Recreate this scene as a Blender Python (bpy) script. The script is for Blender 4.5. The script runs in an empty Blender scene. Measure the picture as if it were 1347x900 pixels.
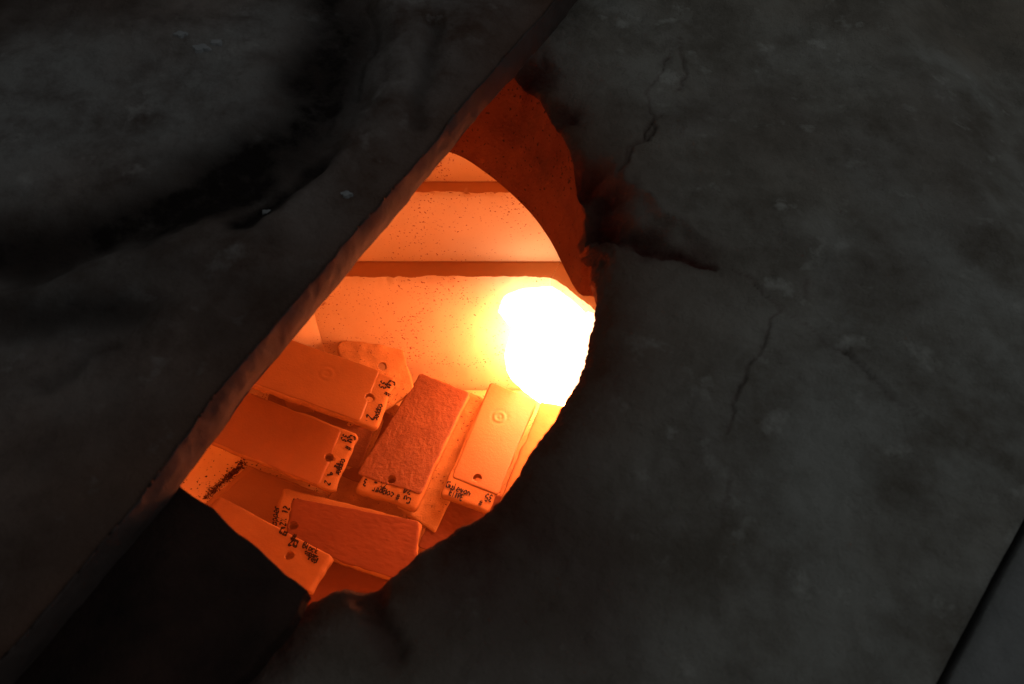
import bpy, bmesh, math, random
import numpy as np
from mathutils import Vector, noise
random.seed(7)
rng = np.random.default_rng(11)
C = bpy.context.scene
# ------------------------------------------------------------------ camera
TH = math.radians(53); FPX = 1200.0; CAM = np.array([0, 0, .36])
R_ = np.array([1., 0, 0]); F_ = np.array([0, math.cos(TH), -math.sin(TH)]); U_ = np.array([0, math.sin(TH), math.cos(TH)])
cd = bpy.data.cameras.new('camera'); cam = bpy.data.objects.new('camera', cd); C.collection.objects.link(cam)
cam.location = CAM; cam.rotation_euler = (math.pi/2 - TH, 0, 0)
cd.sensor_width = 36; cd.lens = 36*FPX/1347; cd.clip_start = .01; cd.clip_end = 20
cd.dof.use_dof = True; cd.dof.focus_distance = .80; cd.dof.aperture_fstop = 18
C.camera = cam
# ------------------------------------------------------------------ dim room light
w = bpy.data.worlds.new('World'); C.world = w; w.use_nodes = True
w.node_tree.nodes['Background'].inputs[0].default_value = (.98, .96, .91, 1)
w.node_tree.nodes['Background'].inputs[1].default_value = .053
def area_lamp(name, loc, target, size, power, col):
    ld = bpy.data.lights.new(name, 'AREA'); ld.size = size; ld.energy = power; ld.color = col
    o = bpy.data.objects.new(name, ld); C.collection.objects.link(o); o.location = loc
    o.rotation_euler = (Vector(target)-Vector(loc)).to_track_quat('-Z', 'Y').to_euler()
area_lamp('exterior_fill', (1.2, .5, 1.2), (0, .3, 0), .6, .95, (.97, .98, 1))  # added lamp out of view, lifts the dark kiln exterior
vs = C.view_settings; vs.view_transform = 'Standard'; vs.look = 'None'; vs.exposure = 0; vs.gamma = 1; vs.use_curve_mapping = False
C.cycles.use_denoising = True
C.cycles.max_bounces = 10; C.cycles.diffuse_bounces = 8

# ------------------------------------------------------------------ helpers
def ray(x, y): return (x-673.5)/FPX*R_ + (450-y)/FPX*U_ + F_
def at_z(x, y, z): v = ray(x, y); return CAM + v*(z-CAM[2])/v[2]
def at_y(x, y, Y): v = ray(x, y); return CAM + v*Y/v[1]
def hsh(ix, iy, iz, s):
    n = (ix.astype(np.int64)*374761393 + iy.astype(np.int64)*668265263 + iz.astype(np.int64)*2147483647 + s*974711) & 0xffffffff
    n = ((n ^ (n >> 13))*1274126177) & 0xffffffff
    return ((n ^ (n >> 16)) & 0xffff)/65535.
def vnoise(p, s=0):
    i = np.floor(p); f = p-i; f = f*f*f*(f*(f*6-15)+10); o = 0
    for dx in (0, 1):
        for dy in (0, 1):
            for dz in (0, 1):
                wgt = (f[..., 0] if dx else 1-f[..., 0])*(f[..., 1] if dy else 1-f[..., 1])*(f[..., 2] if dz else 1-f[..., 2])
                o = o + wgt*hsh(i[..., 0]+dx, i[..., 1]+dy, i[..., 2]+dz, s)
    return o*2-1
def fbm(p, scale, octv=4, s=0, gain=.5):
    a = 1; o = 0; q = p*scale
    for k in range(octv):
        o = o + a*vnoise(q+k*17.3, s+k); q = q*2.03; a *= gain
    return o
def P3(x, y, z=None):
    return np.stack([x, y, np.zeros_like(x) if z is None else z], -1)

def link_mesh(name, V, Fc, mat, parent=None, base=(0, 0, 0), smooth=True):
    me = bpy.data.meshes.new(name)
    V = np.asarray(V, float)-np.asarray(base, float)
    me.from_pydata(V.tolist(), [], [tuple(int(k) for k in f) for f in Fc]); me.validate(); me.update()
    me.materials.append(mat)
    if smooth: me.shade_smooth()
    if name == 'brick': me.set_sharp_from_angle(angle=math.radians(38))
    o = bpy.data.objects.new(name, me); C.collection.objects.link(o)
    if parent: o.parent = parent
    else: o.location = base
    return o
def grid_faces(n, m, wrap=False, flip=False):
    i = np.arange(n-1 if not wrap else n)[:, None]; j = np.arange(m-1)[None, :]
    a = i*m+j; b = ((i+1) % n)*m+j
    q = np.stack([a, b, b+1, a+1], -1).reshape(-1, 4)
    return q[:, ::-1] if flip else q
def thing(name, label, cat, loc=(0, 0, 0), group=None):
    o = bpy.data.objects.new(name, None); C.collection.objects.link(o); o.location = loc; o.empty_display_size = .02
    o['label'] = label; o['category'] = cat
    if group: o['group'] = group
    return o
def tag(o, label, cat, group=None):
    o['label'] = label; o['category'] = cat
    if group: o['group'] = group
def spline(pts, n, closed=False):
    p = np.array(pts, float)
    if closed: p = np.vstack([p[-1:], p, p[:2]])
    else: p = np.vstack([2*p[0]-p[1], p, 2*p[-1]-p[-2]])
    seg = len(p)-3; t = np.linspace(0, seg, n, endpoint=not closed); k = np.minimum(t.astype(int), seg-1); f = (t-k)[:, None]
    a, b, c, d = p[k], p[k+1], p[k+2], p[k+3]
    return .5*(2*b+(c-a)*f+(2*a-5*b+4*c-d)*f*f+(3*b-a-3*c+d)*f**3)
def dist_poly(X, Y, pl):
    d = np.full(X.shape, 9.)
    tt = np.zeros(X.shape)
    L = len(pl)-1
    for k in range(L):
        a = np.array(pl[k][:2]); b = np.array(pl[k+1][:2]); ab = b-a
        t = np.clip(((X-a[0])*ab[0]+(Y-a[1])*ab[1])/(ab@ab), 0, 1)
        e = np.hypot(X-a[0]-t*ab[0], Y-a[1]-t*ab[1])
        m = e < d; d = np.where(m, e, d); tt = np.where(m, (k+t)/L, tt)
    return d, tt

# ------------------------------------------------------------------ materials
def mat_new(name):
    m = bpy.data.materials.new(name); m.use_nodes = True; nt = m.node_tree
    return m, nt, nt.nodes['Principled BSDF']
def nn(nt, typ, **kw):
    n = nt.nodes.new(typ)
    for k, v in kw.items(): setattr(n, k, v)
    return n
def noise_node(nt, scale, detail=6, rough=.6, vec=None):
    n = nn(nt, 'ShaderNodeTexNoise'); n.inputs['Scale'].default_value = scale; n.inputs['Detail'].default_value = detail
    n.inputs['Roughness'].default_value = rough
    tc = nn(nt, 'ShaderNodeTexCoord'); nt.links.new(tc.outputs['Object'], n.inputs['Vector'])
    return n
def ramp(nt, src, stops):
    r = nn(nt, 'ShaderNodeValToRGB'); e = r.color_ramp.elements
    while len(e) < len(stops): e.new(.5)
    for q, (p, c) in zip(e, stops): q.position = p; q.color = (*c, 1) if len(c) == 3 else c
    nt.links.new(src, r.inputs[0]); return r
def mixc(nt, fac, a, b, mode='MIX'):
    m = nn(nt, 'ShaderNodeMix', data_type='RGBA', blend_type=mode)
    if isinstance(fac, float): m.inputs[0].default_value = fac
    else: nt.links.new(fac, m.inputs[0])
    for s, i in ((a, 6), (b, 7)):
        if isinstance(s, tuple): m.inputs[i].default_value = (*s, 1)
        else: nt.links.new(s, m.inputs[i])
    return m.outputs[2]
def bump(nt, bsdf, src, strength, dist):
    b = nn(nt, 'ShaderNodeBump'); b.inputs['Strength'].default_value = strength; b.inputs['Distance'].default_value = dist
    nt.links.new(src, b.inputs['Height']); nt.links.new(b.outputs[0], bsdf.inputs['Normal'])
HOT = (1, .10, .012, 1)          # colour of incandescent clay
def clay(name, c1, c2, scale, rough=.85, glow=0., speck=0., speckcol=(.08, .04, .02), bs=.3, bd=.0004, specscale=420, soot=False):
    m, nt, b = mat_new(name)
    n = noise_node(nt, scale); r = ramp(nt, n.outputs[0], [(.3, c1), (.7, c2)])
    col = r.outputs[0]
    if speck:
        s = noise_node(nt, specscale, 2, .5); lf = noise_node(nt, specscale*.045, 3, .6); sm = nn(nt, 'ShaderNodeMath', operation='MULTIPLY_ADD'); nt.links.new(lf.outputs[0], sm.inputs[0]); sm.inputs[1].default_value = .30; sm.inputs[2].default_value = -.15; sa_ = nn(nt, 'ShaderNodeMath', operation='ADD'); nt.links.new(sm.outputs[0], sa_.inputs[0]); nt.links.new(s.outputs[0], sa_.inputs[1]); s2 = ramp(nt, sa_.outputs[0], [(speck, (0, 0, 0)), (speck+.035, (1, 1, 1))])
        col = mixc(nt, s2.outputs[0], col, speckcol)
    if soot:
        at = nn(nt, 'ShaderNodeAttribute', attribute_name='soot')
        sn = noise_node(nt, 30, 8, .65)
        mm = nn(nt, 'ShaderNodeMath', operation='MULTIPLY_ADD'); nt.links.new(sn.outputs[0], mm.inputs[0]); mm.inputs[1].default_value = .8; mm.inputs[2].default_value = -.4
        ad = nn(nt, 'ShaderNodeMath', operation='ADD', use_clamp=True); nt.links.new(at.outputs['Fac'], ad.inputs[0])
        pr = nn(nt, 'ShaderNodeMath', operation='MULTIPLY'); nt.links.new(mm.outputs[0], pr.inputs[0]); nt.links.new(at.outputs['Fac'], pr.inputs[1]); nt.links.new(pr.outputs[0], ad.inputs[1])
        col = mixc(nt, ad.outputs[0], col, (.024, .011, .009))
    nt.links.new(col, b.inputs['Base Color']); b.inputs['Roughness'].default_value = rough
    b.inputs['Specular IOR Level'].default_value = .3
    f = noise_node(nt, scale*14, 8, .7); bump(nt, b, f.outputs[0], bs, bd)
    if glow:
        b.inputs['Emission Color'].default_value = HOT; b.inputs['Emission Strength'].default_value = glow
    return m
def plaster(name, cool, warm, dark, darkcol):
    m, nt, b = mat_new(name)
    big = noise_node(nt, 5.5, 5, .55); col = ramp(nt, big.outputs[0], [(.36, warm), (.62, cool)]).outputs[0]
    med = noise_node(nt, 19, 9, .68); f = ramp(nt, med.outputs[0], [(.36, (1, 1, 1)), (.60, (0, 0, 0))]); col = mixc(nt, f.outputs[0], col, dark)
    pal = noise_node(nt, 47, 6, .6); f2 = ramp(nt, pal.outputs[0], [(.60, (0, 0, 0)), (.72, (.5, .5, .5))]); col = mixc(nt, f2.outputs[0], col, tuple(min(1, c*1.7) for c in cool))
    for a, c, amp in (('warm_spill', (.17, .085, .055), .5), ('soot', darkcol, .9)):  # 'soot' is the mask for the darker colour
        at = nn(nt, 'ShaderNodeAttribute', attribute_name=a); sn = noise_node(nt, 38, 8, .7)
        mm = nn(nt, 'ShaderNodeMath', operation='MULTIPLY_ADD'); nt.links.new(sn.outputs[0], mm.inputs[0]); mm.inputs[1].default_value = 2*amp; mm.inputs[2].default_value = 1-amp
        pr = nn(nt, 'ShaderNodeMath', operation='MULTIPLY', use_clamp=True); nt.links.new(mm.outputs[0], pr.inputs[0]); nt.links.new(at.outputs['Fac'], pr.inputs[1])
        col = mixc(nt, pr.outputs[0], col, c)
    nt.links.new(col, b.inputs['Base Color']); b.inputs['Roughness'].default_value = .9; b.inputs['Specular IOR Level'].default_value = .25
    n1 = noise_node(nt, 70, 10, .72); n2 = noise_node(nt, 520, 3, .6)
    mx = nn(nt, 'ShaderNodeMath', operation='MULTIPLY_ADD'); nt.links.new(n2.outputs[0], mx.inputs[0]); mx.inputs[1].default_value = .22; nt.links.new(n1.outputs[0], mx.inputs[2])
    bump(nt, b, mx.outputs[0], 1.0, .0045)
    return m
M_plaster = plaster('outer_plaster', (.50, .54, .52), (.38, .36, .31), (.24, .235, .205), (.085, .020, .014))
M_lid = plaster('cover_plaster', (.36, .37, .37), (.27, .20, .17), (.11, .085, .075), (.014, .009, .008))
M_slabedge = clay('outer_slab_clay', (.20, .22, .23), (.42, .45, .46), 16, bs=.9, bd=.003)
M_porous = clay('porous_pale_clay', (.46, .25, .10), (.62, .36, .15), 70, glow=.05, speck=.66, speckcol=(.2, .08, .04), bs=.9, bd=.0012, specscale=420)
M_brick = clay('firebrick', (.78, .69, .48), (.84, .75, .54), 20, glow=.05, speck=.655, speckcol=(.34, .16, .08), bs=.35, bd=.0006, specscale=520)
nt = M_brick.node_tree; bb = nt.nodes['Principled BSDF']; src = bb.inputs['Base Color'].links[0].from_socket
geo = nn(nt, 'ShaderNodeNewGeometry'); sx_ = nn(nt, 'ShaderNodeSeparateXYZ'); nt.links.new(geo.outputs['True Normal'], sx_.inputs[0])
ledge_shade = ramp(nt, sx_.outputs['Z'], [(.55, (0, 0, 0)), (.8, (1, 1, 1))]); nt.links.new(mixc(nt, ledge_shade.outputs[0], src, (.46, .24, .10)), bb.inputs['Base Color'])  # up-facing brick gets a darker colour, painting in the ledges' shade
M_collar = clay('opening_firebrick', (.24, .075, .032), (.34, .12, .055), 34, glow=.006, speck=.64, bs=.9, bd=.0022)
M_shelf = clay('kiln_shelf_clay', (.78, .56, .28), (.86, .64, .34), 26, glow=.05, speck=.66, bs=.5, bd=.0006)
M_bisque = clay('bisque_clay', (.36, .17, .06), (.42, .21, .08), 40, glow=.05, bs=.6, bd=.0008)
M_grit = clay('gritty_clay', (.27, .12, .045), (.42, .21, .085), 90, glow=.05, speck=.66, speckcol=(.16, .06, .03), bs=.9, bd=.0010, specscale=520)
def glaze(name, c1, c2, rough, glow=.05, bs=.5, bd=.0007, scale=35):
    m = clay(name, c1, c2, scale, rough=rough, glow=glow, bs=bs, bd=bd)
    m.node_tree.nodes['Principled BSDF'].inputs['Specular IOR Level'].default_value = .5
    return m
G_smooth = glaze('smooth_glaze', (.27, .115, .035), (.32, .14, .045), .45)
G_smooth2 = glaze('smooth_glaze_deep', (.26, .10, .032), (.31, .12, .040), .5)
G_pale = glaze('pale_glaze', (.31, .145, .055), (.35, .17, .07), .42)
G_crinkle = glaze('crinkled_glaze', (.19, .062, .028), (.25, .09, .038), .6, bs=.7, bd=.0012, scale=50)
G_matte = glaze('matte_dark_glaze', (.16, .038, .016), (.19, .05, .02), .85, bs=.3)
M_orangebody = glaze('orange_clay_body', (.32, .14, .05), (.37, .17, .06), .8)
M_lidedge = clay('lid_edge_clay', (.07, .052, .048), (.115, .09, .085), 40, bs=.5, bd=.0008)
G_orange = glaze('even_orange_glaze', (.30, .13, .045), (.34, .155, .055), .7)
def plain(name, col, rough):
    m, nt, b = mat_new(name); b.inputs['Base Color'].default_value = (*col, 1); b.inputs['Roughness'].default_value = rough; return m
M_ink = plain('oxide_ink', (.03, .010, .012), .8)
M_crumb = clay('dark_crumb', (.10, .04, .02), (.20, .09, .04), 200, bs=.6, bd=.0005)
M_iron = clay('sooty_iron', (.012, .006, .005), (.070, .036, .028), 22, rough=.8, bs=.9, bd=.0016)
M_chip = clay('bare_plaster_chip', (.26, .29, .31), (.42, .45, .48), 60, bs=.6, bd=.0008)
M_floor = clay('workshop_floor_concrete', (.16, .15, .14), (.24, .23, .22), 5)
FLAMECOL = (1., .24, .078, 1)
def flame_mat(name, s):
    m = bpy.data.materials.new(name); m.use_nodes = True; nt = m.node_tree; nt.nodes.clear()
    o = nn(nt, 'ShaderNodeOutputMaterial'); e = nn(nt, 'ShaderNodeEmission'); e.inputs[0].default_value = FLAMECOL; e.inputs[1].default_value = s
    nt.links.new(e.outputs[0], o.inputs[0]); return m
M_flame = flame_mat('burning_gas', 48)
M_lick = flame_mat('burning_gas_edge', 5); M_lick.node_tree.nodes['Emission'].inputs[0].default_value = (1, .5, .27, 1)
def flame_vol(name, s):
    m = bpy.data.materials.new(name); m.use_nodes = True; nt = m.node_tree; nt.nodes.clear()
    o = nn(nt, 'ShaderNodeOutputMaterial'); e = nn(nt, 'ShaderNodeEmission'); e.inputs[0].default_value = (1, .74, .60, 1)
    tc = nn(nt, 'ShaderNodeTexCoord'); ln = nn(nt, 'ShaderNodeVectorMath', operation='LENGTH')
    sc = nn(nt, 'ShaderNodeVectorMath', operation='MULTIPLY'); sc.inputs[1].default_value = (1/.095, 1/.040, 1/.125)
    nt.links.new(tc.outputs['Object'], sc.inputs[0]); nt.links.new(sc.outputs[0], ln.inputs[0])
    mr = nn(nt, 'ShaderNodeMapRange', interpolation_type='SMOOTHSTEP'); mr.inputs[1].default_value = 1; mr.inputs[2].default_value = .1; mr.inputs[3].default_value = 0; mr.inputs[4].default_value = 1
    nt.links.new(ln.outputs['Value'], mr.inputs[0]); pw = nn(nt, 'ShaderNodeMath', operation='POWER'); pw.inputs[1].default_value = 2.3; nt.links.new(mr.outputs[0], pw.inputs[0]); ml = nn(nt, 'ShaderNodeMath', operation='MULTIPLY'); ml.inputs[1].default_value = s; nt.links.new(pw.outputs[0], ml.inputs[0]); nt.links.new(ml.outputs[0], e.inputs[1]); nt.links.new(e.outputs[0], o.inputs['Volume']); return m
M_halo = flame_vol('glowing_gas', 170)

# ------------------------------------------------------------------ room floor
gv = np.array([[-4, -4, -1.0], [4, -4, -1.0], [4, 4, -1.0], [-4, 4, -1.0]])
g = link_mesh('ground', gv, [(0, 1, 2, 3)], M_floor); g['kind'] = 'structure'

# ------------------------------------------------------------------ kiln top with its opening
ZR = -.065                                   # underside of the roof
kiln = thing('brick_kiln', 'dark plastered kiln top with round opening onto a glowing orange brick chamber', 'kiln', (0, .3, -1.0))
KB = (0, .3, -1.0)
rim_px = [(672, 95), (705, 125), (735, 165), (766, 235), (775, 300), (785, 380), (777, 440), (766, 485), (742, 530), (700, 590), (668, 637), (640, 662), (595, 690), (556, 713), (540, 728), (500, 757), (462, 763), (425, 772), (408, 780)]
rim = [at_z(x, y, 0)[:2] for x, y in rim_px]
rim += [np.array(p) for p in [(-.13, .128), (-.19, .15), (-.24, .205), (-.262, .29), (-.245, .38), (-.19, .455), (-.12, .495), (-.05, .505)]]
rimc = spline(rim, 2000, True)
cen = np.array([-.105, .315])
low_px = [(590, 200), (640, 228), (690, 272), (721, 312), (743, 354), (755, 377), (766, 389), (786, 396)]
low = [at_z(x, y, ZR)[:2] for x, y in low_px] + [np.array(p) for p in [(.056, .315), (.047, .255), (.010, .205), (-.03, .165), (-.084, .15), (-.14, .14), (-.2, .165), (-.24, .22), (-.262, .29), (-.245, .38), (-.20, .445), (-.13, .485), (-.08, .488)]]
lowc = spline(low, 2000, True)
NA = 900
ang = np.linspace(-math.pi, math.pi, NA, endpoint=False)
def by_angle(cur):
    a = np.arctan2(cur[:, 1]-cen[1], cur[:, 0]-cen[0]); r = np.hypot(cur[:, 0]-cen[0], cur[:, 1]-cen[1]); o = np.argsort(a)
    return np.interp(ang, a[o], r[o], period=2*math.pi)
rr = by_angle(rimc); rl = by_angle(lowc)
ca, sa = np.cos(ang), np.sin(ang)
# ragged plaster edge
ring = P3(ca*2.2, sa*2.2)
rr = rr + .0005*fbm(ring, 9, 4, 3) + .0004*fbm(ring, 40, 3, 4)
# outer boundary: polygon with the straight joint at bottom right
J1 = at_z(1347, 690, 0)[:2]; J2 = at_z(1235, 900, 0)[:2]
jd = (J1-J2)/np.linalg.norm(J1-J2); jn = np.array([jd[1], -jd[0]])       # points to the right, away from kiln
if (J1-cen)@jn < 0: jn = -jn
planes = [(jn, (J1-cen)@jn), (np.array([0, 1.]), .50), (np.array([-1., 0]), .50), (np.array([0, -1.]), .42), (np.array([1., 0]), .56)]
ro = np.full(NA, 9.)
for nrm, dd in planes:
    c = ca*nrm[0]+sa*nrm[1]; ro = np.where(c > 1e-3, np.minimum(ro, dd/np.maximum(c, 1e-3)), ro)
MR = 300
t = np.linspace(0, 1, MR)**1.35
Rg = rr[:, None]+(ro-rr)[:, None]*t[None]
X = cen[0]+ca[:, None]*Rg; Y = cen[1]+sa[:, None]*Rg
PX = P3(X, Y)
wx = .0026*fbm(PX, 90, 5, 21); wy = .0026*fbm(PX, 90, 5, 22); brk = np.clip(.75+1.0*fbm(PX, 45, 3, 23), 0.05, 1.2)
Xw, Yw = X+wx, Y+wy
Z = .0045*fbm(PX, 8, 3, 1) + .0016*fbm(PX, 30, 4, 2) + .0005*fbm(PX, 150, 3, 5)
# trowel strokes and lumps
Z += .0009*np.maximum(0, fbm(PX*np.array([1, .35, 1]), 55, 3, 7))
soot = np.zeros_like(Z)  # dark colour mask; fissure and rim dents carry painted chamber glow and shade
def crack(px, wpx, depth, darkv=.0, taper=(1, 1)):
    global Z, soot
    if wpx < 6: depth *= .75; darkv *= .7; wpx *= .8
    pl = [at_z(x, y, 0) for x, y in px]; d, tt = dist_poly(Xw, Yw, pl)
    ww = wpx/2800*(taper[0]+(taper[1]-taper[0])*tt)
    k = np.exp(-(d/ww)**2)*(brk if wpx < 12 else 1); kd = taper[0]+(taper[1]-taper[0])*tt
    Z = Z - depth*k*kd; soot = np.maximum(soot, darkv*np.exp(-(d/(ww*1.4))**2))  # also colours the crack line darker
crack([(893, 40), (882, 75), (856, 105), (852, 140), (862, 170), (840, 190), (826, 212)], 2.6, .003, .5, (.5, 1.4))
crack([(895, 55), (902, 95), (890, 120)], 2.2, .0022, .5)
crack([(870, 150), (846, 178), (828, 200), (815, 222)], 4, .004, .5)
crack([(765, 225), (792, 250), (806, 300), (850, 322), (885, 336), (912, 346), (935, 356)], 24, .009, .95, (1.25, .22))  # dark red here puts the chamber's glow into the fissure colour
crack([(960, 360), (1002, 390), (1022, 420), (1004, 455), (985, 490), (965, 535), (958, 575)], 2.4, .003, .5)
crack([(958, 640), (952, 665), (955, 700)], 3, .002, .3)
crack([(1062, 376), (1060, 395)], 5, .003, .4)
crack([(1115, 470), (1140, 492), (1165, 520), (1200, 548)], 4, .0025, .3, (1.3, .6))
crack([(1000, 395), (1060, 440), (1115, 470)], 3, .0015, .3)
crack([(1200, 548), (1262, 575), (1330, 600)], 9, -.0016)
crack([(985, 290), (1060, 330), (1130, 350)], 30, -.0035)
crack([(830, 215), (822, 240), (850, 262), (880, 290), (930, 318)], 10, -.0035)
crack([(940, 110), (1100, 60), (1300, 40)], 60, .004)
crack([(480, 765), (490, 810), (515, 850)], 16, .006, .45)
crack([(380, 790), (350, 850), (300, 905)], 26, .006, .5)
def dent(px, py, wpx, depth, s=0.):
    global Z, soot
    p = at_z(px, py, 0); k = np.exp(-((Xw-p[0])**2+((Yw-p[1]))**2)/(wpx/2800)**2); Z = Z-depth*k; soot = np.maximum(soot, s*k)
dent(700, 95, 46, .009, .95); dent(745, 150, 28, .007, .9); dent(775, 220, 30, .009, .9)  # maroon by the rim: chamber glow and shadow painted into the colour
dent(782, 285, 38, .016); dent(770, 335, 30, .011); dent(850, 318, 34, .004, .9); dent(920, 335, 30, .003, .5); dent(700, 690, 90, .004, .35); dent(640, 750, 90, .0035, .55); dent(760, 780, 120, .002, .25)
dent(830, 500, 120, -.005); dent(1000, 230, 160, -.004); dent(1250, 200, 150, .004)
# broken lumpy clay beside the opening
lump = np.exp(-(((X-at_z(778, 300, 0)[0])/.017)**2+((Y-at_z(778, 300, 0)[1])/.028)**2))
Z += lump*(.0035*np.abs(fbm(PX, 130, 4, 31))+.002*fbm(PX, 300, 2, 32))
# rounded rim
e = (Rg-rr[:, None]); Z -= .004*np.exp(-e/.0030)
# rounded outer joint edge
Z -= .006*np.exp(-(ro[:, None]-Rg)/.004)
# falls away at the far right
dr = np.clip(X-at_z(1312, 300, 0)[0], 0, 1); Z -= np.minimum(dr*.45, .03)
soot = np.clip(soot + .25*np.clip(fbm(PX, 9, 4, 44)-.35, 0, 1), 0, 1)
# collar below the rim: rows from rim down to roof underside, then underside outwards
KC = 44
k = np.linspace(0, 1, KC)[None, 1:]
z0 = Z[:, :1]
Rc = rr[:, None]*(1-k)+rl[:, None]*k
Zc = z0+(ZR-z0)*k
Xc = cen[0]+ca[:, None]*Rc; Yc = cen[1]+sa[:, None]*Rc
dn = .0011*fbm(P3(Xc, Yc, Zc), 45, 4, 51)*np.sin(np.pi*np.clip(k*1.0, 0, 1))
lumpc = np.exp(-((Yc-at_z(778, 300, 0)[1])/.03)**2)*(Xc > 0)*np.clip(1-k*1.5, 0, 1)
dn = dn-.006*lumpc*np.abs(fbm(P3(Xc, Yc, Zc), 110, 3, 52))
Xc += ca[:, None]*dn; Yc += sa[:, None]*dn
top = np.stack([X, Y, Z], -1).reshape(-1, 3)
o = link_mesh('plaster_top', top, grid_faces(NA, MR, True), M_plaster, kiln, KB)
at = o.data.attributes.new('soot', 'FLOAT', 'POINT'); at.data.foreach_set('value', soot.reshape(-1).astype(np.float32))  # dark colour mask, includes the painted chamber glow and shade
warm_spill = np.clip(1.1*np.exp(-(Rg-rr[:, None])/.030)+.1, 0, 1)  # warm light spill painted as brown, fading outwards from the rim
at = o.data.attributes.new('warm_spill', 'FLOAT', 'POINT'); at.data.foreach_set('value', warm_spill.reshape(-1).astype(np.float32))
col = np.concatenate([np.stack([X[:, :1], Y[:, :1], Z[:, :1]], -1), np.stack([Xc, Yc, Zc], -1)], 1)
link_mesh('opening_wall', col.reshape(-1, 3), grid_faces(NA, KC, True, True), M_collar, kiln, KB)
und = np.stack([np.stack([cen[0]+ca*r, cen[1]+sa*r, np.full(NA, ZR)], -1) for r in (rl, rl+.02, np.maximum(rl+.021, ro))], 1)
link_mesh('chamber_roof', und.reshape(-1, 3), grid_faces(NA, 3, True, True), M_brick, kiln, KB)
sk = np.stack([np.stack([cen[0]+ca*ro, cen[1]+sa*ro, zz], -1) for zz in (Z[:, -1], np.full(NA, -.03), np.full(NA, -1.0))], 1)
link_mesh('outer_casing', sk.reshape(-1, 3), grid_faces(NA, 3, True), M_lid, kiln, KB)

# ------------------------------------------------------------------ brick chamber
ZF = -.345
Y0 = at_z(600, 506, ZF)[1]
z1 = at_y(600, 364, Y0)[2]; Y1 = at_z(600, 344, z1)[1]; z2 = at_y(600, 252, Y1)[2]; Y2 = at_z(600, 239, z2)[1]
xc = at_y(726, 363, Y0)[0]; xl = at_y(427, 462, Y0)[0]
print('chamber', Y0, z1, Y1, z2, Y2, xc, xl)
def d2(a): a = math.radians(a); return np.array([math.cos(a), math.sin(a)])
poly = [np.array([xl, Y0]), np.array([xc, Y0])]
poly.append(poly[-1]+.17*d2(-47)); poly.append(poly[-1]+.17*d2(-92)); poly.append(poly[-1]+.17*d2(-137)); poly.append(poly[-1]+.26*d2(180)); poly.append(poly[-1]+.17*d2(137))
lp = poly[0]+.17*d2(180+16); poly.append(lp)
poly = [np.array(p) for p in poly]
def inset(depth):                                    # polygon moved outward by depth
    out = []; n = len(poly)
    for i in range(n):
        a, b, c = poly[i-1], poly[i], poly[(i+1) % n]
        def ln(p, q):
            dd = (q-p)/np.linalg.norm(q-p); nr = np.array([-dd[1], dd[0]]); return p+nr*depth, dd
        p1, v1 = ln(a, b); p2, v2 = ln(b, c)
        m = np.array([v1, -v2]).T; s = np.linalg.solve(m, p2-p1); out.append(p1+v1*s[0])
    return out
courses = [(-.40, z1, 0.), (z1, z2, Y1-Y0), (z2, ZR+.004, Y2-Y0)]
def brick(i, c):
    za, zb, sb = courses[c]; zb -= .0008
    f = inset(sb); b = inset(sb+.10); j = (i+1) % len(poly)
    NU = 120
    prof = [(0, za)]+[(0, za+(zb-za)*q) for q in np.linspace(.03, 1, 36)]+[(q, zb) for q in np.linspace(.05, 1, 10)]+[(1, za)]
    us = np.linspace(0, 1, NU); V = []
    nrm = poly[j]-poly[i]; nrm = np.array([nrm[1], -nrm[0]])/np.linalg.norm(nrm)
    L = np.linalg.norm(f[j]-f[i]); g = .00015/L
    arr = np.zeros((NU, len(prof), 3))
    for q, (dd, z) in enumerate(prof):
        A = f[i]*(1-dd)+b[i]*dd; B = f[j]*(1-dd)+b[j]*dd; uu = g+(1-2*g)*us
        arr[:, q, :2] = A[None]*(1-uu)[:, None]+B[None]*uu[:, None]; arr[:, q, 2] = z
    fr = arr[:, 1:37].copy()
    edge = np.exp(-(zb-fr[..., 2])/.003)
    chip = edge*(.0016*np.abs(fbm(fr, 120, 3, 60+c))+.0008)
    rough = .0004*fbm(fr, 40, 3, 70)
    fade = np.clip(np.minimum(us, 1-us)*L/.004, 0, 1)[:, None]; dsp = (rough-chip)*fade
    arr[:, 1:37, :2] += dsp[..., None]*nrm
    arr[:, 1:37, 2] -= edge*.0010*(1+fbm(fr, 90, 3, 80+c))
    m = len(prof); Fs = grid_faces(NU, m, False, True).tolist()
    Fs.append([k for k in range(m)]); Fs.append([(NU-1)*m+k for k in range(m)][::-1])
    for u in range(NU-1): Fs.append([u*m, (u+1)*m, (u+1)*m+m-1, u*m+m-1][::-1])
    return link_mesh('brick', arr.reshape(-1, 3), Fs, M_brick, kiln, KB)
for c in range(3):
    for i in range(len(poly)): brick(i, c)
fp = inset(.02)
link_mesh('chamber_floor', [(p[0], p[1], -.398) for p in fp], [list(range(len(fp)))[::-1]], M_brick, kiln, KB, False)

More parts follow.
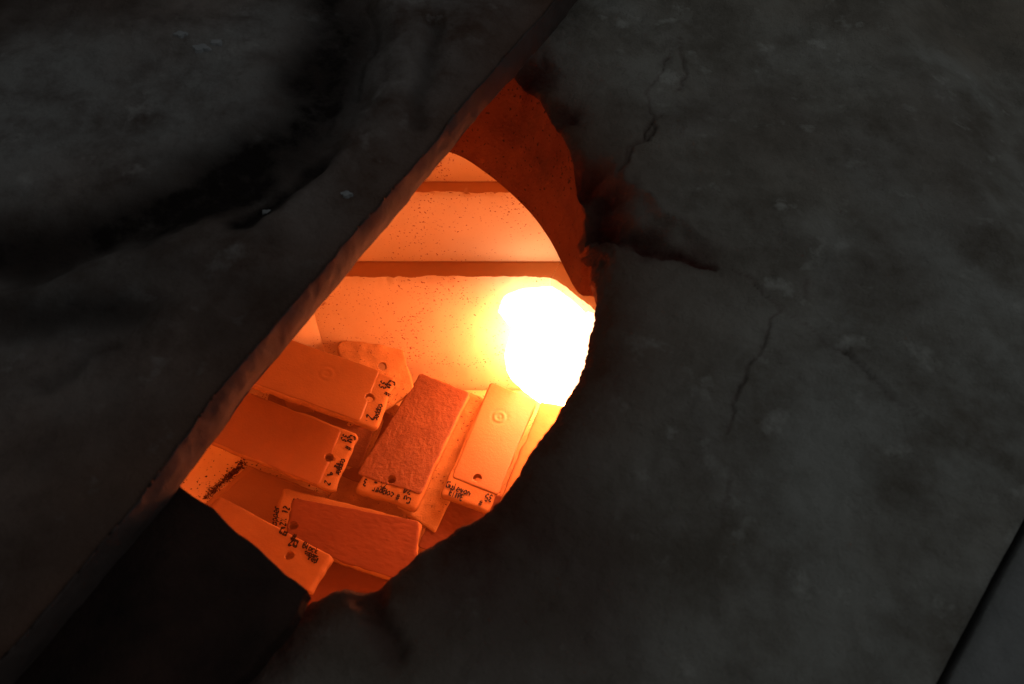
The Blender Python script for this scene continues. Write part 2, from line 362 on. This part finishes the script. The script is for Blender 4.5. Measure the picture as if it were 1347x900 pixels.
# ------------------------------------------------------------------ shelf the tiles lie on
def prism(pts, z0, z1, bev=.0015):
    n = len(pts); P = np.array(pts, float); c = P.mean(0); V = []
    for s, z in ((1, z0), (1, z1-bev), (1, z1)):
        q = P if z != z1 else c+(P-c)*(1-bev/.15)
        V += [(p[0], p[1], z) for p in q]
    Fs = [list(range(n))[::-1], [2*n+k for k in range(n)]]
    for r in range(2):
        for k in range(n): Fs.append([r*n+k, r*n+(k+1) % n, (r+1)*n+(k+1) % n, (r+1)*n+k])
    return V, Fs
sx = at_z(752, 528, ZF)
sp = [(sx[0], .44), (xc-.012, Y0-.006), (xl, Y0-.004), (-.30, Y0-.06), (-.345, .26), (-.26, .13), (.06, .13)]
V, Fs = prism(sp[::-1], ZF-.015, ZF)
sh = link_mesh('kiln_shelf', V, Fs, M_shelf, None, (0, .3, ZF-.015), False)
tag(sh, 'pale gritty kiln shelf under the test tiles, bare at the left', 'kiln shelf')
for (x, y, wh) in [(-.2, .36, 'left corner'), (0, .25, 'front corner'), (-.03, .40, 'corner nearest the flame')]:
    V, Fs = prism([(x+.018*math.cos(a), y+.018*math.sin(a)) for a in np.linspace(0, 2*math.pi, 24, endpoint=False)], -.397, ZF-.0151)
    p = link_mesh('kiln_prop', V, Fs, M_bisque, None, (x, y, -.397)); tag(p, 'short round clay prop carrying the '+wh+' of the kiln shelf', 'kiln prop', 'props under the kiln shelf')

# ------------------------------------------------------------------ test tiles
GRP = 'test tiles on the kiln shelf'
class Tile: pass
def plane_fit(px, zs):
    P = np.array([at_z(x, y, z) for (x, y), z in zip(px, zs)])
    A = np.c_[P[:, :2], np.ones(4)]; s, *_ = np.linalg.lstsq(A, P[:, 2], rcond=None)
    return s
def hit(pl, x, y, off=0.):
    a, b, c = pl; v = ray(x, y); n = np.array([-a, -b, 1.]); t = (c+off*math.sqrt(1+a*a+b*b)-n@CAM)/(n@v); return CAM+v*t
def cut_hole(objs, p, n, r, depth):
    bm = bmesh.new(); bmesh.ops.create_cone(bm, cap_ends=True, segments=24, radius1=r, radius2=r, depth=depth)
    me = bpy.data.meshes.new('cutter'); bm.to_mesh(me); bm.free(); cu = bpy.data.objects.new('cutter', me); C.collection.objects.link(cu)
    cu.location = p; cu.rotation_euler = Vector(n).to_track_quat('Z', 'Y').to_euler()
    for ob in objs:
        md = ob.modifiers.new('b', 'BOOLEAN'); md.operation = 'DIFFERENCE'; md.object = cu; md.solver = 'EXACT'
    bpy.context.view_layer.update(); dg = bpy.context.evaluated_depsgraph_get()
    res = [bpy.data.meshes.new_from_object(ob.evaluated_get(dg)) for ob in objs]
    for ob, m in zip(objs, res):
        ob.modifiers.clear(); ob.data = m; m.name = ob.name
    bpy.data.objects.remove(cu)
def slabmesh(quad3, n, thick, nu, nv, hfun, corner=.12, bev=.0007, jit=.0011, seed=0):
    """rounded slab over a 3-D quad; hfun(u,v,P)->height along n"""
    q = [np.array(p) for p in quad3]
    u = np.linspace(0, 1, nu); v = np.linspace(0, 1, nv)
    U, Vv = np.meshgrid(u, v, indexing='ij')
    LU = np.linalg.norm(q[1]-q[0]); LV = np.linalg.norm(q[3]-q[0])
    a = (2*U-1)*LU/2; b = (2*Vv-1)*LV/2; r = corner*min(LU, LV)
    # pull the corners in to a rounded rectangle
    def rnd(a, b, LA, LB):
        # squeeze: scale of a at given b row
        ex = np.clip(np.abs(b)-(LB/2-r), 0, r); lim = LA/2-r+np.sqrt(np.maximum(r*r-ex*ex, 0)); return a*lim/(LA/2)
    a2 = rnd(a, b, LU, LV)
    uu = a2/LU+.5; vv = b/LV+.5
    P = ((1-uu)*(1-vv))[..., None]*q[0]+(uu*(1-vv))[..., None]*q[1]+(uu*vv)[..., None]*q[2]+((1-uu)*vv)[..., None]*q[3]
    ed = np.minimum(np.minimum(U*LU, (1-U)*LU), np.minimum(Vv*LV, (1-Vv)*LV))
    cenP = P.mean((0, 1)); out = P-cenP; out /= np.linalg.norm(out, axis=-1, keepdims=True)+1e-9
    P = P+out*(jit*fbm(P, 70, 3, seed)*(ed < .0001))[..., None]
    top = P+n*(hfun(U, Vv, P)-bev*np.exp(-ed/(bev*.8)))[..., None]
    bot = P-n*thick
    N = nu*nv; V = np.concatenate([top.reshape(-1, 3), bot.reshape(-1, 3)])
    Fs = grid_faces(nu, nv).tolist()+(grid_faces(nu, nv, False, True)+N).tolist()
    lo = [i*nv for i in range(nu)]+[(nu-1)*nv+j for j in range(1, nv)]+[i*nv+nv-1 for i in range(nu-2, -1, -1)]+[j for j in range(nv-2, 0, -1)]
    for k in range(len(lo)):
        x, y = lo[k], lo[(k+1) % len(lo)]; Fs.append([y, x, x+N, y+N])
    return V, Fs
def make_tile(label, px, zs, glz=None, hole=None, thick=.0062, gmat=None, bmat=None, gh='smooth', stamp=None, corner=.045, seed=0, body_h=.0002, hr=.0037):
    pl = plane_fit(px, zs); n = np.array([-pl[0], -pl[1], 1.]); n /= np.linalg.norm(n)
    q = [hit(pl, *p) for p in px]
    base = np.mean(q, 0)-n*thick
    t = thing('test_tile', label, 'test tile', tuple(base), GRP)
    if np.cross(q[1]-q[0], q[3]-q[0])@n < 0: q = [q[0], q[3], q[2], q[1]]; flipped = True
    else: flipped = False
    hb = lambda U, V, P: body_h*fbm(P, 120, 3, seed)+body_h*1.5*fbm(P, 25, 2, seed+1)
    V, Fs = slabmesh(q, n, thick, 60, 40, hb, corner, seed=seed)
    bo = link_mesh('tile_body', V, Fs, bmat or M_bisque, t, base)
    objs = [bo]
    if glz:
        gq = [hit(pl, *p) for p in glz]
        if np.cross(gq[1]-gq[0], gq[3]-gq[0])@n < 0: gq = [gq[0], gq[3], gq[2], gq[1]]
        sp_ = hit(pl, *stamp) if stamp else None
        def hg(U, V, P):
            h = .00055+.00015*fbm(P, 40, 2, seed+5)
            if gh == 'crinkle':
                w = P+.004*fbm(P, 60, 2, seed+9)[..., None]
                h = h+.00014*(1-np.abs(fbm(w*np.array([1, .6, 1]), 190, 5, seed+6, .6)))+.00022*fbm(P, 520, 3, seed+7)+.00018*fbm(P, 75, 2, seed+8)
            if gh == 'rough': h = h+.00035*np.abs(fbm(P, 190, 3, seed+6))
            if sp_ is not None:
                d = np.linalg.norm(P-sp_, axis=-1)
                h = h-.00022*np.exp(-((d-.0068)/.0014)**2)-.00022*np.exp(-((d-.0022)/.0009)**2)+.0003*np.exp(-((d-.0045)/.0012)**2)
            return h
        V, Fs = slabmesh(gq, n, .0006, 110, 70, hg, .06, bev=.0005, jit=.0012 if gh != 'smooth' else .0006, seed=seed+2)
        objs.append(link_mesh('glaze', V, Fs, gmat, t, base))
    if hole:
        p = hit(pl, *hole)
        cut_hole(objs, Vector(p-base)+Vector(base), n, hr, .03)
    T = Tile(); T.t = t; T.pl = pl; T.n = n; T.base = base
    return T
# move children of things correctly: meshes are stored relative to their thing's base

GL = {
 'C': [[(.5, .85), (.3, 1), (.08, .75), (.05, .3), (.25, 0), (.5, .12)]],
 'G': [[(.5, .85), (.3, 1), (.08, .75), (.05, .3), (.25, 0), (.5, .15), (.5, .45), (.32, .45)]],
 'u': [[(.05, .6), (.08, .15), (.25, 0), (.42, .15), (.45, .6)], [(.45, .6), (.47, 0)]],
 'n': [[(.05, 0), (.06, .6)], [(.06, .4), (.25, .62), (.42, .45), (.43, 0)]],
 'o': [[(.25, .6), (.06, .4), (.08, .1), (.27, 0), (.45, .2), (.42, .5), (.25, .6)]],
 'p': [[(.07, .6), (.05, -.3)], [(.07, .5), (.3, .62), (.45, .35), (.3, .05), (.08, .1)]],
 'e': [[(.07, .32), (.42, .36), (.38, .56), (.2, .6), (.05, .3), (.18, 0), (.42, .1)]],
 'r': [[(.08, .6), (.08, 0)], [(.08, .4), (.22, .6), (.4, .55)]],
 'a': [[(.42, .5), (.2, .6), (.05, .3), (.18, 0), (.4, .2)], [(.43, .6), (.45, 0)]],
 'l': [[(.2, 1), (.2, .1), (.32, 0)]], 'i': [[(.2, .6), (.2, 0)], [(.2, .85), (.21, .9)]],
 'v': [[(.05, .6), (.22, 0), (.42, .6)]], 'c': [[(.42, .5), (.22, .6), (.06, .3), (.2, 0), (.43, .1)]],
 'k': [[(.08, 1), (.08, 0)], [(.42, .6), (.1, .28), (.44, 0)]],
 'd': [[(.42, 1), (.42, 0)], [(.42, .5), (.2, .6), (.05, .3), (.2, 0), (.42, .12)]],
 'B': [[(.08, 0), (.08, 1), (.38, .9), (.36, .6), (.1, .52), (.45, .4), (.4, .05), (.08, 0)]],
 '#': [[(.2, 0), (.28, 1)], [(.42, 0), (.5, 1)], [(.05, .32), (.62, .36)], [(.08, .66), (.65, .7)]],
 '3': [[(.08, .9), (.3, 1), (.42, .78), (.2, .54), (.45, .3), (.28, 0), (.05, .1)]],
 '2': [[(.08, .8), (.25, 1), (.42, .75), (.05, 0), (.48, .03)]],
 '1': [[(.12, .75), (.25, 1), (.25, 0)]],
 '4': [[(.35, 0), (.35, 1), (.05, .35), (.5, .35)]],
 '5': [[(.42, 1), (.1, 1), (.08, .58), (.35, .6), (.43, .3), (.25, 0), (.05, .1)]],
 '9': [[(.42, .7), (.2, .95), (.06, .7), (.2, .5), (.42, .7), (.38, 0)]],
 '8': [[(.25, .5), (.08, .75), (.25, 1), (.42, .75), (.25, .5), (.06, .22), (.25, 0), (.45, .22), (.25, .5)]],
 '0': [[(.25, 1), (.06, .7), (.08, .2), (.27, 0), (.45, .3), (.42, .8), (.25, 1)]],
 'E': [[(.42, 1), (.08, 1), (.08, 0), (.42, 0)], [(.08, .5), (.36, .5)]],
 'I': [[(.2, 1), (.2, 0)]], 'P': [[(.08, 0), (.08, 1), (.4, .9), (.36, .55), (.08, .5)]],
 '%': [[(.05, 0), (.5, 1)], [(.1, .8), (.2, .95), (.22, .75), (.1, .8)], [(.38, .1), (.48, .25), (.5, .05), (.38, .1)]],
 '~': [[(.03, .3), (.18, .5), (.32, .25), (.48, .45)]], '.': [[(.2, .05), (.24, .08)]], '/': [[(.05, 0), (.4, 1)]], ' ': [],
}
def write(T, items):
    V, Fs = [], []; rs = random.Random(len(items)*7+int(items[0][1]))
    for s, x0, y0, dx, dy, h, *ex in items:
        wd0 = (ex[0] if ex else 1.5)*1.5/2; adv = ex[1] if len(ex) > 1 else .60
        L = math.hypot(dx, dy); dx, dy = dx/L, dy/L; ux, uy = dy, -dx; cx = 0
        for ch in s:
            wd = wd0*(.55 if ch in '#%' else 1)
            js = rs.uniform(-.05, .05); jr = rs.uniform(-.12, .12)
            for st in GL[ch]:
                pts = [(a+jr*(b-.5)*.4+rs.uniform(-.02, .02), b+js+rs.uniform(-.02, .02)) for a, b in st]
                if len(pts) > 2: pts = spline(pts, len(pts)*4)
                pp = np.array([[x0+(cx+a*h)*dx+b*h*ux, y0+(cx+a*h)*dy+b*h*uy] for a, b in pts])
                tg = np.gradient(pp, axis=0); tg /= np.linalg.norm(tg, axis=1, keepdims=True)+1e-9
                b0 = len(V)
                for k, (p, g_) in enumerate(zip(pp, tg)):
                    ww = wd*(.75+.35*math.sin(k*.9+cx)); nx, ny = -g_[1]*ww, g_[0]*ww
                    V.append(hit(T.pl, p[0]+nx, p[1]+ny, T_OFF)); V.append(hit(T.pl, p[0]-nx, p[1]-ny, T_OFF))
                for k in range(len(pp)-1): Fs.append([b0+2*k, b0+2*k+1, b0+2*k+3, b0+2*k+2])
            cx += adv*h*(1 if ch != ' ' else .8)
    link_mesh('lettering', V, Fs, M_ink, T.t, T.base, False)
T_OFF = .0004

# under layer
make_tile('rough gritty tile mostly covered, its hole showing between the two smooth lettered tiles', [(365, 500), (505, 548), (476, 625), (338, 575)], [-.312, -.325, -.332, -.322], hole=(461, 556), gmat=G_crinkle, bmat=M_grit, glz=[(360, 501), (500, 548), (473, 618), (340, 572)], gh='rough', seed=101)
make_tile('rough textured tile half under the crinkled tile, with its hole near the label edge', [(500, 520), (590, 565), (520, 705), (425, 665)], [-.332]*4, hole=(473, 608), gmat=G_matte, bmat=M_grit, glz=[(500, 540), (580, 570), (540, 660), (448, 625)], gh='rough', seed=111)
make_tile('porous pale tile between the crinkled tile and the pale glazed tile', [(608, 512), (650, 533), (572, 700), (520, 668)], [-.331]*4, bmat=M_porous, body_h=.0007, seed=121)
make_tile('dark red rough tile at lower right beneath the pale glazed tile', [(585, 628), (715, 668), (660, 760), (540, 720)], [-.334]*4, gmat=G_matte, bmat=M_grit, glz=[(588, 632), (708, 668), (658, 755), (548, 720)], gh='rough', seed=131)
make_tile('plain orange tile flat on the shelf behind a line of dark crumbs', [(326, 611), (440, 655), (385, 745), (262, 668)], [-.336]*4, gmat=G_orange, bmat=M_bisque, glz=[(332, 616), (432, 656), (372, 735), (272, 668)], seed=141)
make_tile('dull red tile lowest at the bottom of the opening, under the dark matte tile', [(420, 728), (560, 742), (530, 830), (380, 800)], [-.335]*4, gmat=G_matte, bmat=M_grit, glz=[(425, 732), (555, 745), (528, 822), (386, 798)], gh='rough', seed=151)
# pebbled back tile with hole
T1 = make_tile('pebbled tile with rounded top standing behind the others against the wall', [(440, 450), (523, 436), (546, 512), (480, 560)], [-.277, -.277, -.314, -.314], hole=(503, 482), bmat=M_porous, corner=.17, seed=161, thick=.010, body_h=.0007)
T6 = make_tile('smooth plain tile at far right below the flame, cut off by the rim', [(712, 527), (790, 546), (735, 700), (654, 668)], [-.328]*4, gmat=G_pale, bmat=M_bisque, seed=171)
T4 = make_tile('dark tile with crinkled rough glaze, bare label strip at its lower end', [(553, 490), (618, 517), (546, 670), (466, 645)], [-.308, -.308, -.318, -.318], glz=[(553, 491), (618, 517), (553, 651), (468, 625)], hole=(515, 631), gmat=G_crinkle, gh='crinkle', seed=181, corner=.05)
write(T4, [('Cu # copper', 541, 655, -77, -23, 8.5), ('34', 543, 642, -77, -23, 10), ('2% ~', 510, 636, -77, -23, 8), ('3', 484, 631, -77, -23, 9)])
T5 = make_tile('pale smooth glazed tile with stamped ring, right of the crinkled tile, lit by the flame', [(645, 502), (707, 527), (641, 674), (579, 650)], [-.316]*4, glz=[(646, 503), (706, 527), (655, 652), (594, 628)], hole=(628, 629), gmat=G_pale, stamp=(657, 549), seed=191, corner=.05)
write(T5, [('Gulevan', 586, 640, .92, .37, 8.5, 1.5, .58), ('EIIPE', 590, 651, .92, .40, 7.5, 1.5, .52), ('35', 649, 652, -.92, -.3, 9), ('#', 636, 659, -.9, -.3, 8, 1.8)])
T7 = make_tile('dark red matte tile near the opening bottom, its left end lettered', [(372, 641), (553, 686), (543, 772), (352, 706)], [-.322, -.322, -.324, -.324], glz=[(386, 655), (552, 686), (543, 770), (374, 714)], hole=(386, 692), gmat=G_matte, gh='rough', seed=201)
write(T7, [('copper', 362, 697, .2, -.97, 9), ('2%', 375, 692, .2, -.97, 8), ('12', 378, 676, .3, -.95, 8), ('13', 385, 663, .95, .05, 7)])
T8 = make_tile('light orange tile at lower left, its lettered right end overlapping the dark matte tile', [(288, 652), (436, 731), (408, 780), (255, 700)], [-.322, -.310, -.310, -.322], hole=(381, 731), bmat=M_orangebody, seed=211, corner=.03)
write(T8, [('Co', 367, 701, .88, .40, 9, 2.2), ('#', 381, 710, .88, .40, 10, 2.4), ('20', 379, 717, .88, .3, 10, 2.2), ('Black', 397, 720, .9, .42, 8, 1.4, .55), ('copper', 400, 728, .9, .42, 6.5, 1.4, .5), ('red', 405, 736, .9, .42, 7.5, 1.5, .55)])
T3 = make_tile('smooth glazed tile with lettered right end, second from top at the left', [(318, 512), (471, 572), (440, 648), (252, 572)], [-.290, -.314, -.318, -.296], glz=[(316, 513), (450, 566), (420, 640), (256, 571)], hole=(433, 602), gmat=G_smooth2, seed=221)
write(T3, [('Cu #', 461, 572, -.38, .92, 8.5, 1.7), ('copper', 450, 603, -.38, .92, 7.5, 1.4, .52), ('33', 452, 570, -.38, .92, 8.5), ('12', 443, 608, -.38, .92, 7), ('9', 430, 622, .1, .95, 8), ('2', 428, 632, -.38, .92, 8)])
T2 = make_tile('smooth glazed tile with stamped ring and lettered right end, topmost at the left', [(350, 434), (521, 498), (496, 565), (312, 500)], [-.256, -.283, -.287, -.260], glz=[(350, 436), (500, 488), (474, 555), (316, 498)], hole=(486, 523), gmat=G_smooth, stamp=(430, 492), seed=231, corner=.06)
write(T2, [('Cu #', 512, 500, -.34, .94, 9, 1.7), ('copper', 499, 531, -.34, .94, 7.5, 1.4, .50), ('33', 502, 500, -.34, .94, 9), ('2.', 484, 545, -.34, .94, 10, 1.9)])
# support under the raised ends
def block(name, label, x, y, zt, cat):
    V, Fs = prism([(x-.011, y-.02), (x+.011, y-.02), (x+.011, y+.02), (x-.011, y+.02)], ZF, zt)
    o = link_mesh(name, V, Fs, M_bisque, None, (x, y, ZF), False); tag(o, label, cat)
c2 = hit(T2.pl, 385, 470); c3 = hit(T3.pl, 320, 550)
block('support_block', 'small clay block hidden under the topmost left tile', c2[0], c2[1], c2[2]-.012, 'clay block')
block('support_block', 'small clay block hidden under the second left tile', c3[0], c3[1]+.008, c3[2]-.012, 'clay block')

# crumbs along the plain orange tile and scattered grit
V, Fs = [], []
def crumb(p, r):
    b0 = len(V); q = [Vector((1, 0, 0)), Vector((-1, 0, 0)), Vector((0, 1, 0)), Vector((0, -1, 0)), Vector((0, 0, 1)), Vector((0, 0, -1))]
    for v in q: V.append(np.array(p)+np.array(v)*r*random.uniform(.6, 1.3))
    for f in ((0, 2, 4), (2, 1, 4), (1, 3, 4), (3, 0, 4), (2, 0, 5), (1, 2, 5), (3, 1, 5), (0, 3, 5)): Fs.append([b0+k for k in f])
for k in range(1500):
    s = random.random()**.8
    cl = 1+.9*math.sin(s*23+1)*math.sin(s*9); px = 323-52*s+random.gauss(-2.5, (2.6-1.1*s)*cl); py = 611+47*s+random.gauss(-2, 2.4*cl)
    if random.random() > (1-.55*s)*(.35+.65*abs(cl)/1.9): continue
    crumb(at_z(px, py, ZF+.0006), random.uniform(.00025, .0010)*(1.15-s*.5))
for k in range(140):
    crumb(at_z(random.uniform(240, 700), random.uniform(480, 780), ZF+.0004), random.uniform(.0003, .0012))
cr = link_mesh('clay_crumbs', V, Fs, M_crumb, None, (0, .3, ZF), False); cr['kind'] = 'stuff'; tag(cr, 'dark crumbs of clay strewn on the bare shelf beside a tile', 'crumbs')

# ------------------------------------------------------------------ flame
fc = ray(722, 452); fcp = CAM+fc*(.456/fc[1])
fl = thing('gas_flame', 'white hot burner flame roaring up beside the right chamber wall', 'flame', tuple(fcp))
def blob(cx, cy, cz, rx, ry, rz, seed, amp, name, mat, off=(0, 0, 0)):
    nu, nv = 72, 40; U, Vv = np.meshgrid(np.linspace(0, 2*math.pi, nu, endpoint=False), np.linspace(.001, math.pi-.001, nv), indexing='ij')
    D = np.stack([np.cos(U)*np.sin(Vv), np.sin(U)*np.sin(Vv), np.cos(Vv)], -1)
    r = 1+amp*fbm(D, 1.7, 4, seed)
    P = D*r[..., None]*np.array([rx, ry, rz])
    if name != 'flame_glow': P[..., 1] -= .75*np.maximum(P[..., 0]-.004, 0)
    P[..., 0] += off[0]*P[..., 2]; P[..., 1] += off[1]*P[..., 2]
    return link_mesh(name, P.reshape(-1, 3)+np.array([cx, cy, cz]), grid_faces(nu, nv, True), mat, fl, (0, 0, 0))
f1 = blob(.006, 0, -.020, .043, .011, .073, 5, .09, 'flame_tongue', M_flame, (-.06, 0))
f2 = blob(-.004, .006, .036, .037, .007, .029, 9, .10, 'flame_tongue', M_lick)
f3 = blob(.036, -.018, -.002, .022, .010, .066, 14, .12, 'flame_tongue', M_lick)
h = blob(0, -.004, 0, .096, .042, .126, 3, .0, 'flame_glow', M_halo)

# ------------------------------------------------------------------ black plate beside the opening
A = at_z(240, 640, .010); B = at_z(404, 776, .010); Cc = at_z(372, 836, .010); D_ = at_z(285, 925, .010)
ab = B-A
quad = [A-ab*.9, B, at_z(378, 822, .010), D_, at_z(150, 1100, .010), A-ab*.9+(at_z(150, 1100, .010)-B)*1.0]
ptsb = []
for k in range(len(quad)):
    p, q = quad[k][:2], quad[(k+1) % len(quad)][:2]
    for s in np.linspace(0, 1, 26)[:-1]: ptsb.append(p*(1-s)+q*s)
ptsb = np.array(ptsb); ptsb += .0009*np.stack([fbm(P3(ptsb[:, 0], ptsb[:, 1]), 80, 3, 77), fbm(P3(ptsb[:, 0], ptsb[:, 1]), 80, 3, 78)], -1)
V, Fs = prism(ptsb[::-1] if ((ptsb[0, 0]*ptsb[26, 1]-ptsb[26, 0]*ptsb[0, 1]) < 0) else ptsb, .0005, .010, .0012)
bp = link_mesh('iron_plate', V, Fs, M_iron, None, (A[0], A[1], .0005), False); tag(bp, 'sooty black flat plate covering the lower left of the opening, under the lid', 'iron plate')

# ------------------------------------------------------------------ lid slid to the upper left
ZB, ZT = .011, .033
lo_px = [(-150, 1085), (20, 897), (100, 802), (235, 642), (330, 513), (400, 428), (470, 344), (530, 272), (590, 200), (640, 140), (700, 74), (742, 24), (790, -40), (900, -190)]
up_px = [(-190, 1062), (-10, 880), (78, 780), (205, 625), (305, 492), (378, 405), (448, 325), (515, 250), (575, 180), (622, 122), (684, 52), (728, 4), (775, -55), (885, -205)]
NS = 620
lo_ = spline([at_z(x, y, ZB)[:2] for x, y in lo_px], NS); up_ = spline([at_z(x, y, ZT)[:2] for x, y in up_px], NS)
edn = .0004*fbm(P3(lo_[:, 0], lo_[:, 1]), 60, 4, 90); perp = np.array([-.80, .60])
lo_ = lo_-perp*edn[:, None]*1.0
up_ = up_-perp*(.0007*fbm(P3(up_[:, 0], up_[:, 1]), 45, 4, 91))[:, None]
lid = thing('kiln_cover_slab', 'thick dark plastered lid slid aside to the upper left, glowing red along its edge', 'lid', (-.3, .5, ZB))
NB = 14
rows = []
for q in np.linspace(0, 1, NB):
    zz = ZB+(ZT-ZB)*q; xy = lo_*(1-q)+up_*q
    nse = .0006*fbm(P3(xy[:, 0], xy[:, 1], np.full(NS, zz)), 90, 3, 92)
    xy = xy-perp*(nse+.002*math.sin(math.pi*q)*.6)[:, None]
    rows.append(np.c_[xy, np.full(NS, zz)])
edge = np.stack(rows, 1)
MT = 330; tt = np.linspace(0, 1, MT)**1.25*.46
X = up_[:, None, 0]+perp[0]*tt[None]; Y = up_[:, None, 1]+perp[1]*tt[None]; PX = P3(X, Y)
Z = .0035*fbm(PX, 10, 3, 101)+.0016*fbm(PX, 34, 4, 102)+.0004*fbm(PX, 160, 3, 103)
Z *= np.clip(tt[None]/.02, 0, 1); Z += .0025*np.clip(tt[None]/.03, 0, 1)
cx, cy = at_z(120, 70, ZT)[:2]
Xw = X+.011*fbm(PX, 13, 5, 104); Yw = Y+.011*fbm(PX, 13, 5, 105)
rad = np.hypot(Xw-cx, (Yw-cy)*.92)
r0 = np.hypot(*(at_z(345, 215, ZT)[:2]-np.array([cx, cy]))*np.array([1, .92]))
Z += -.010*np.exp(-((rad-r0)/.022)**2)+.0045*np.exp(-((rad-r0-.031)/.013)**2)+.004*np.exp(-(rad/(.5*r0))**2)
darkl = .95*np.exp(-((rad-r0*.96)/.021)**2)  # darker along the ring groove
def lcrack(px, wpx, depth, sv):
    global Z, darkl
    pl = [at_z(x, y, ZT) for x, y in px]; d, _ = dist_poly(Xw, Yw, pl); kk = np.exp(-(d/(wpx/2900))**2); Z = Z-depth*kk; darkl = np.maximum(darkl, sv*kk)
lcrack([(300, 300), (345, 272), (385, 232), (405, 200)], 30, .007, .85)
lcrack([(410, 0), (445, 50), (440, 110), (425, 160)], 10, -.003, 0)
lcrack([(480, 10), (470, 60), (450, 120)], 5, .002, .3)
lcrack([(60, 510), (100, 480), (130, 470)], 12, .003, .35)
lcrack([(0, 410), (60, 440), (140, 430)], 40, .003, .5)
lcrack([(560, 40), (545, 100), (530, 160)], 20, .003, .4)
lcrack([(110, 360), (170, 350), (240, 320), (280, 280)], 26, -.004, 0)
darkl = np.clip(darkl+.5*np.clip(fbm(PX, 12, 4, 106)-.15, 0, 1), 0, 1)
Z -= .0022*np.exp(-tt[None]/.0022)
topl = np.stack([X, Y, ZT+Z], -1)
LBs = (-.3, .5, ZB)
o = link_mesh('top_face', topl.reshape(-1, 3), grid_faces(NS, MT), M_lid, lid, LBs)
at = o.data.attributes.new('soot', 'FLOAT', 'POINT'); at.data.foreach_set('value', darkl.reshape(-1).astype(np.float32))  # dark colour mask along the groove and cracks
warm_spill = np.repeat(.75*np.exp(-tt/.045)[None], NS, 0); at = o.data.attributes.new('warm_spill', 'FLOAT', 'POINT'); at.data.foreach_set('value', warm_spill.reshape(-1).astype(np.float32))  # brown towards the lid edge, painted in for the warm light there
edge = np.concatenate([edge, topl[:, :1]], 1)
link_mesh('edge_face', edge.reshape(-1, 3), grid_faces(NS, NB+1), M_lidedge, lid, LBs)
b0 = np.c_[lo_, np.full(NS, ZB)]; b1 = np.c_[up_+perp*.46, np.full(NS, ZB)]; b2 = topl[:, -1]
link_mesh('underside', np.stack([b0, b1, b2], 1).reshape(-1, 3), grid_faces(NS, 3, False, True), M_lid, lid, LBs)
# pale chips of plaster on the lid
def chip(px, py, r, seed):
    c = at_z(px, py, ZT); i = np.argmin((topl[..., 0]-c[0])**2+(topl[..., 1]-c[1])**2); z = topl.reshape(-1, 3)[i, 2]
    rs = random.Random(seed); n = 23; V = []; c = np.array([c[0], c[1], z])
    for zz, sc in ((-.001, 1.1), (.0009, .9)):
        for k in range(n):
            a = 2*math.pi*k/n; rr_ = r*sc*(.6+.4*abs(math.sin(k*.55+seed))+rs.uniform(-.06, .10)); V.append(c+np.array([rr_*math.cos(a)*1.3, rr_*math.sin(a)*.8, zz]))
    V.append(c+np.array([0, 0, .0013]))
    Fs = [[k, (k+1) % n, n+(k+1) % n, n+k] for k in range(n)]+[[n+k, n+(k+1) % n, 2*n] for k in range(n)]
    link_mesh('plaster_chip', V, Fs, M_chip, lid, LBs, False)
for a in [(243, 62, .0034, 1), (268, 74, .0042, 2), (288, 68, .0030, 3), (347, 266, .0022, 6), (456, 258, .0026, 8)]: chip(*a)

# ------------------------------------------------------------------ neighbouring slab beyond the straight joint
gap = .0035
a0 = J2-jd*.25+jn*gap; 
ns, nm = 200, 80
S, Tt = np.meshgrid(np.linspace(0, .75, ns), np.linspace(0, 1, nm)**1.3*.22, indexing='ij')
X = a0[0]+jd[0]*S+jn[0]*Tt; Y = a0[1]+jd[1]*S+jn[1]*Tt; PX = P3(X, Y)
Z = -.003+.0015*fbm(PX, 20, 4, 201)-.004*np.exp(-Tt/.003)+.0004*fbm(PX, 150, 3, 202)
X += jn[0]*.0006*fbm(PX, 50, 3, 203); 
tp = np.stack([X, Y, Z], -1); side = tp[:, :1].copy(); side[..., 2] = -1.0; sideR = tp[:, -1:].copy(); sideR[..., 2] = -1.0
arr = np.concatenate([side, tp, sideR], 1)
Fs = grid_faces(ns, nm+2, False, True).tolist(); m = nm+2
Fs.append([k for k in range(m)]); Fs.append([(ns-1)*m+k for k in range(m)][::-1])
sl = link_mesh('clay_block', arr.reshape(-1, 3), Fs, M_slabedge, None, (a0[0], a0[1], -1.0)); tag(sl, 'grey block beyond the straight dark gap at the lower right corner', 'block')
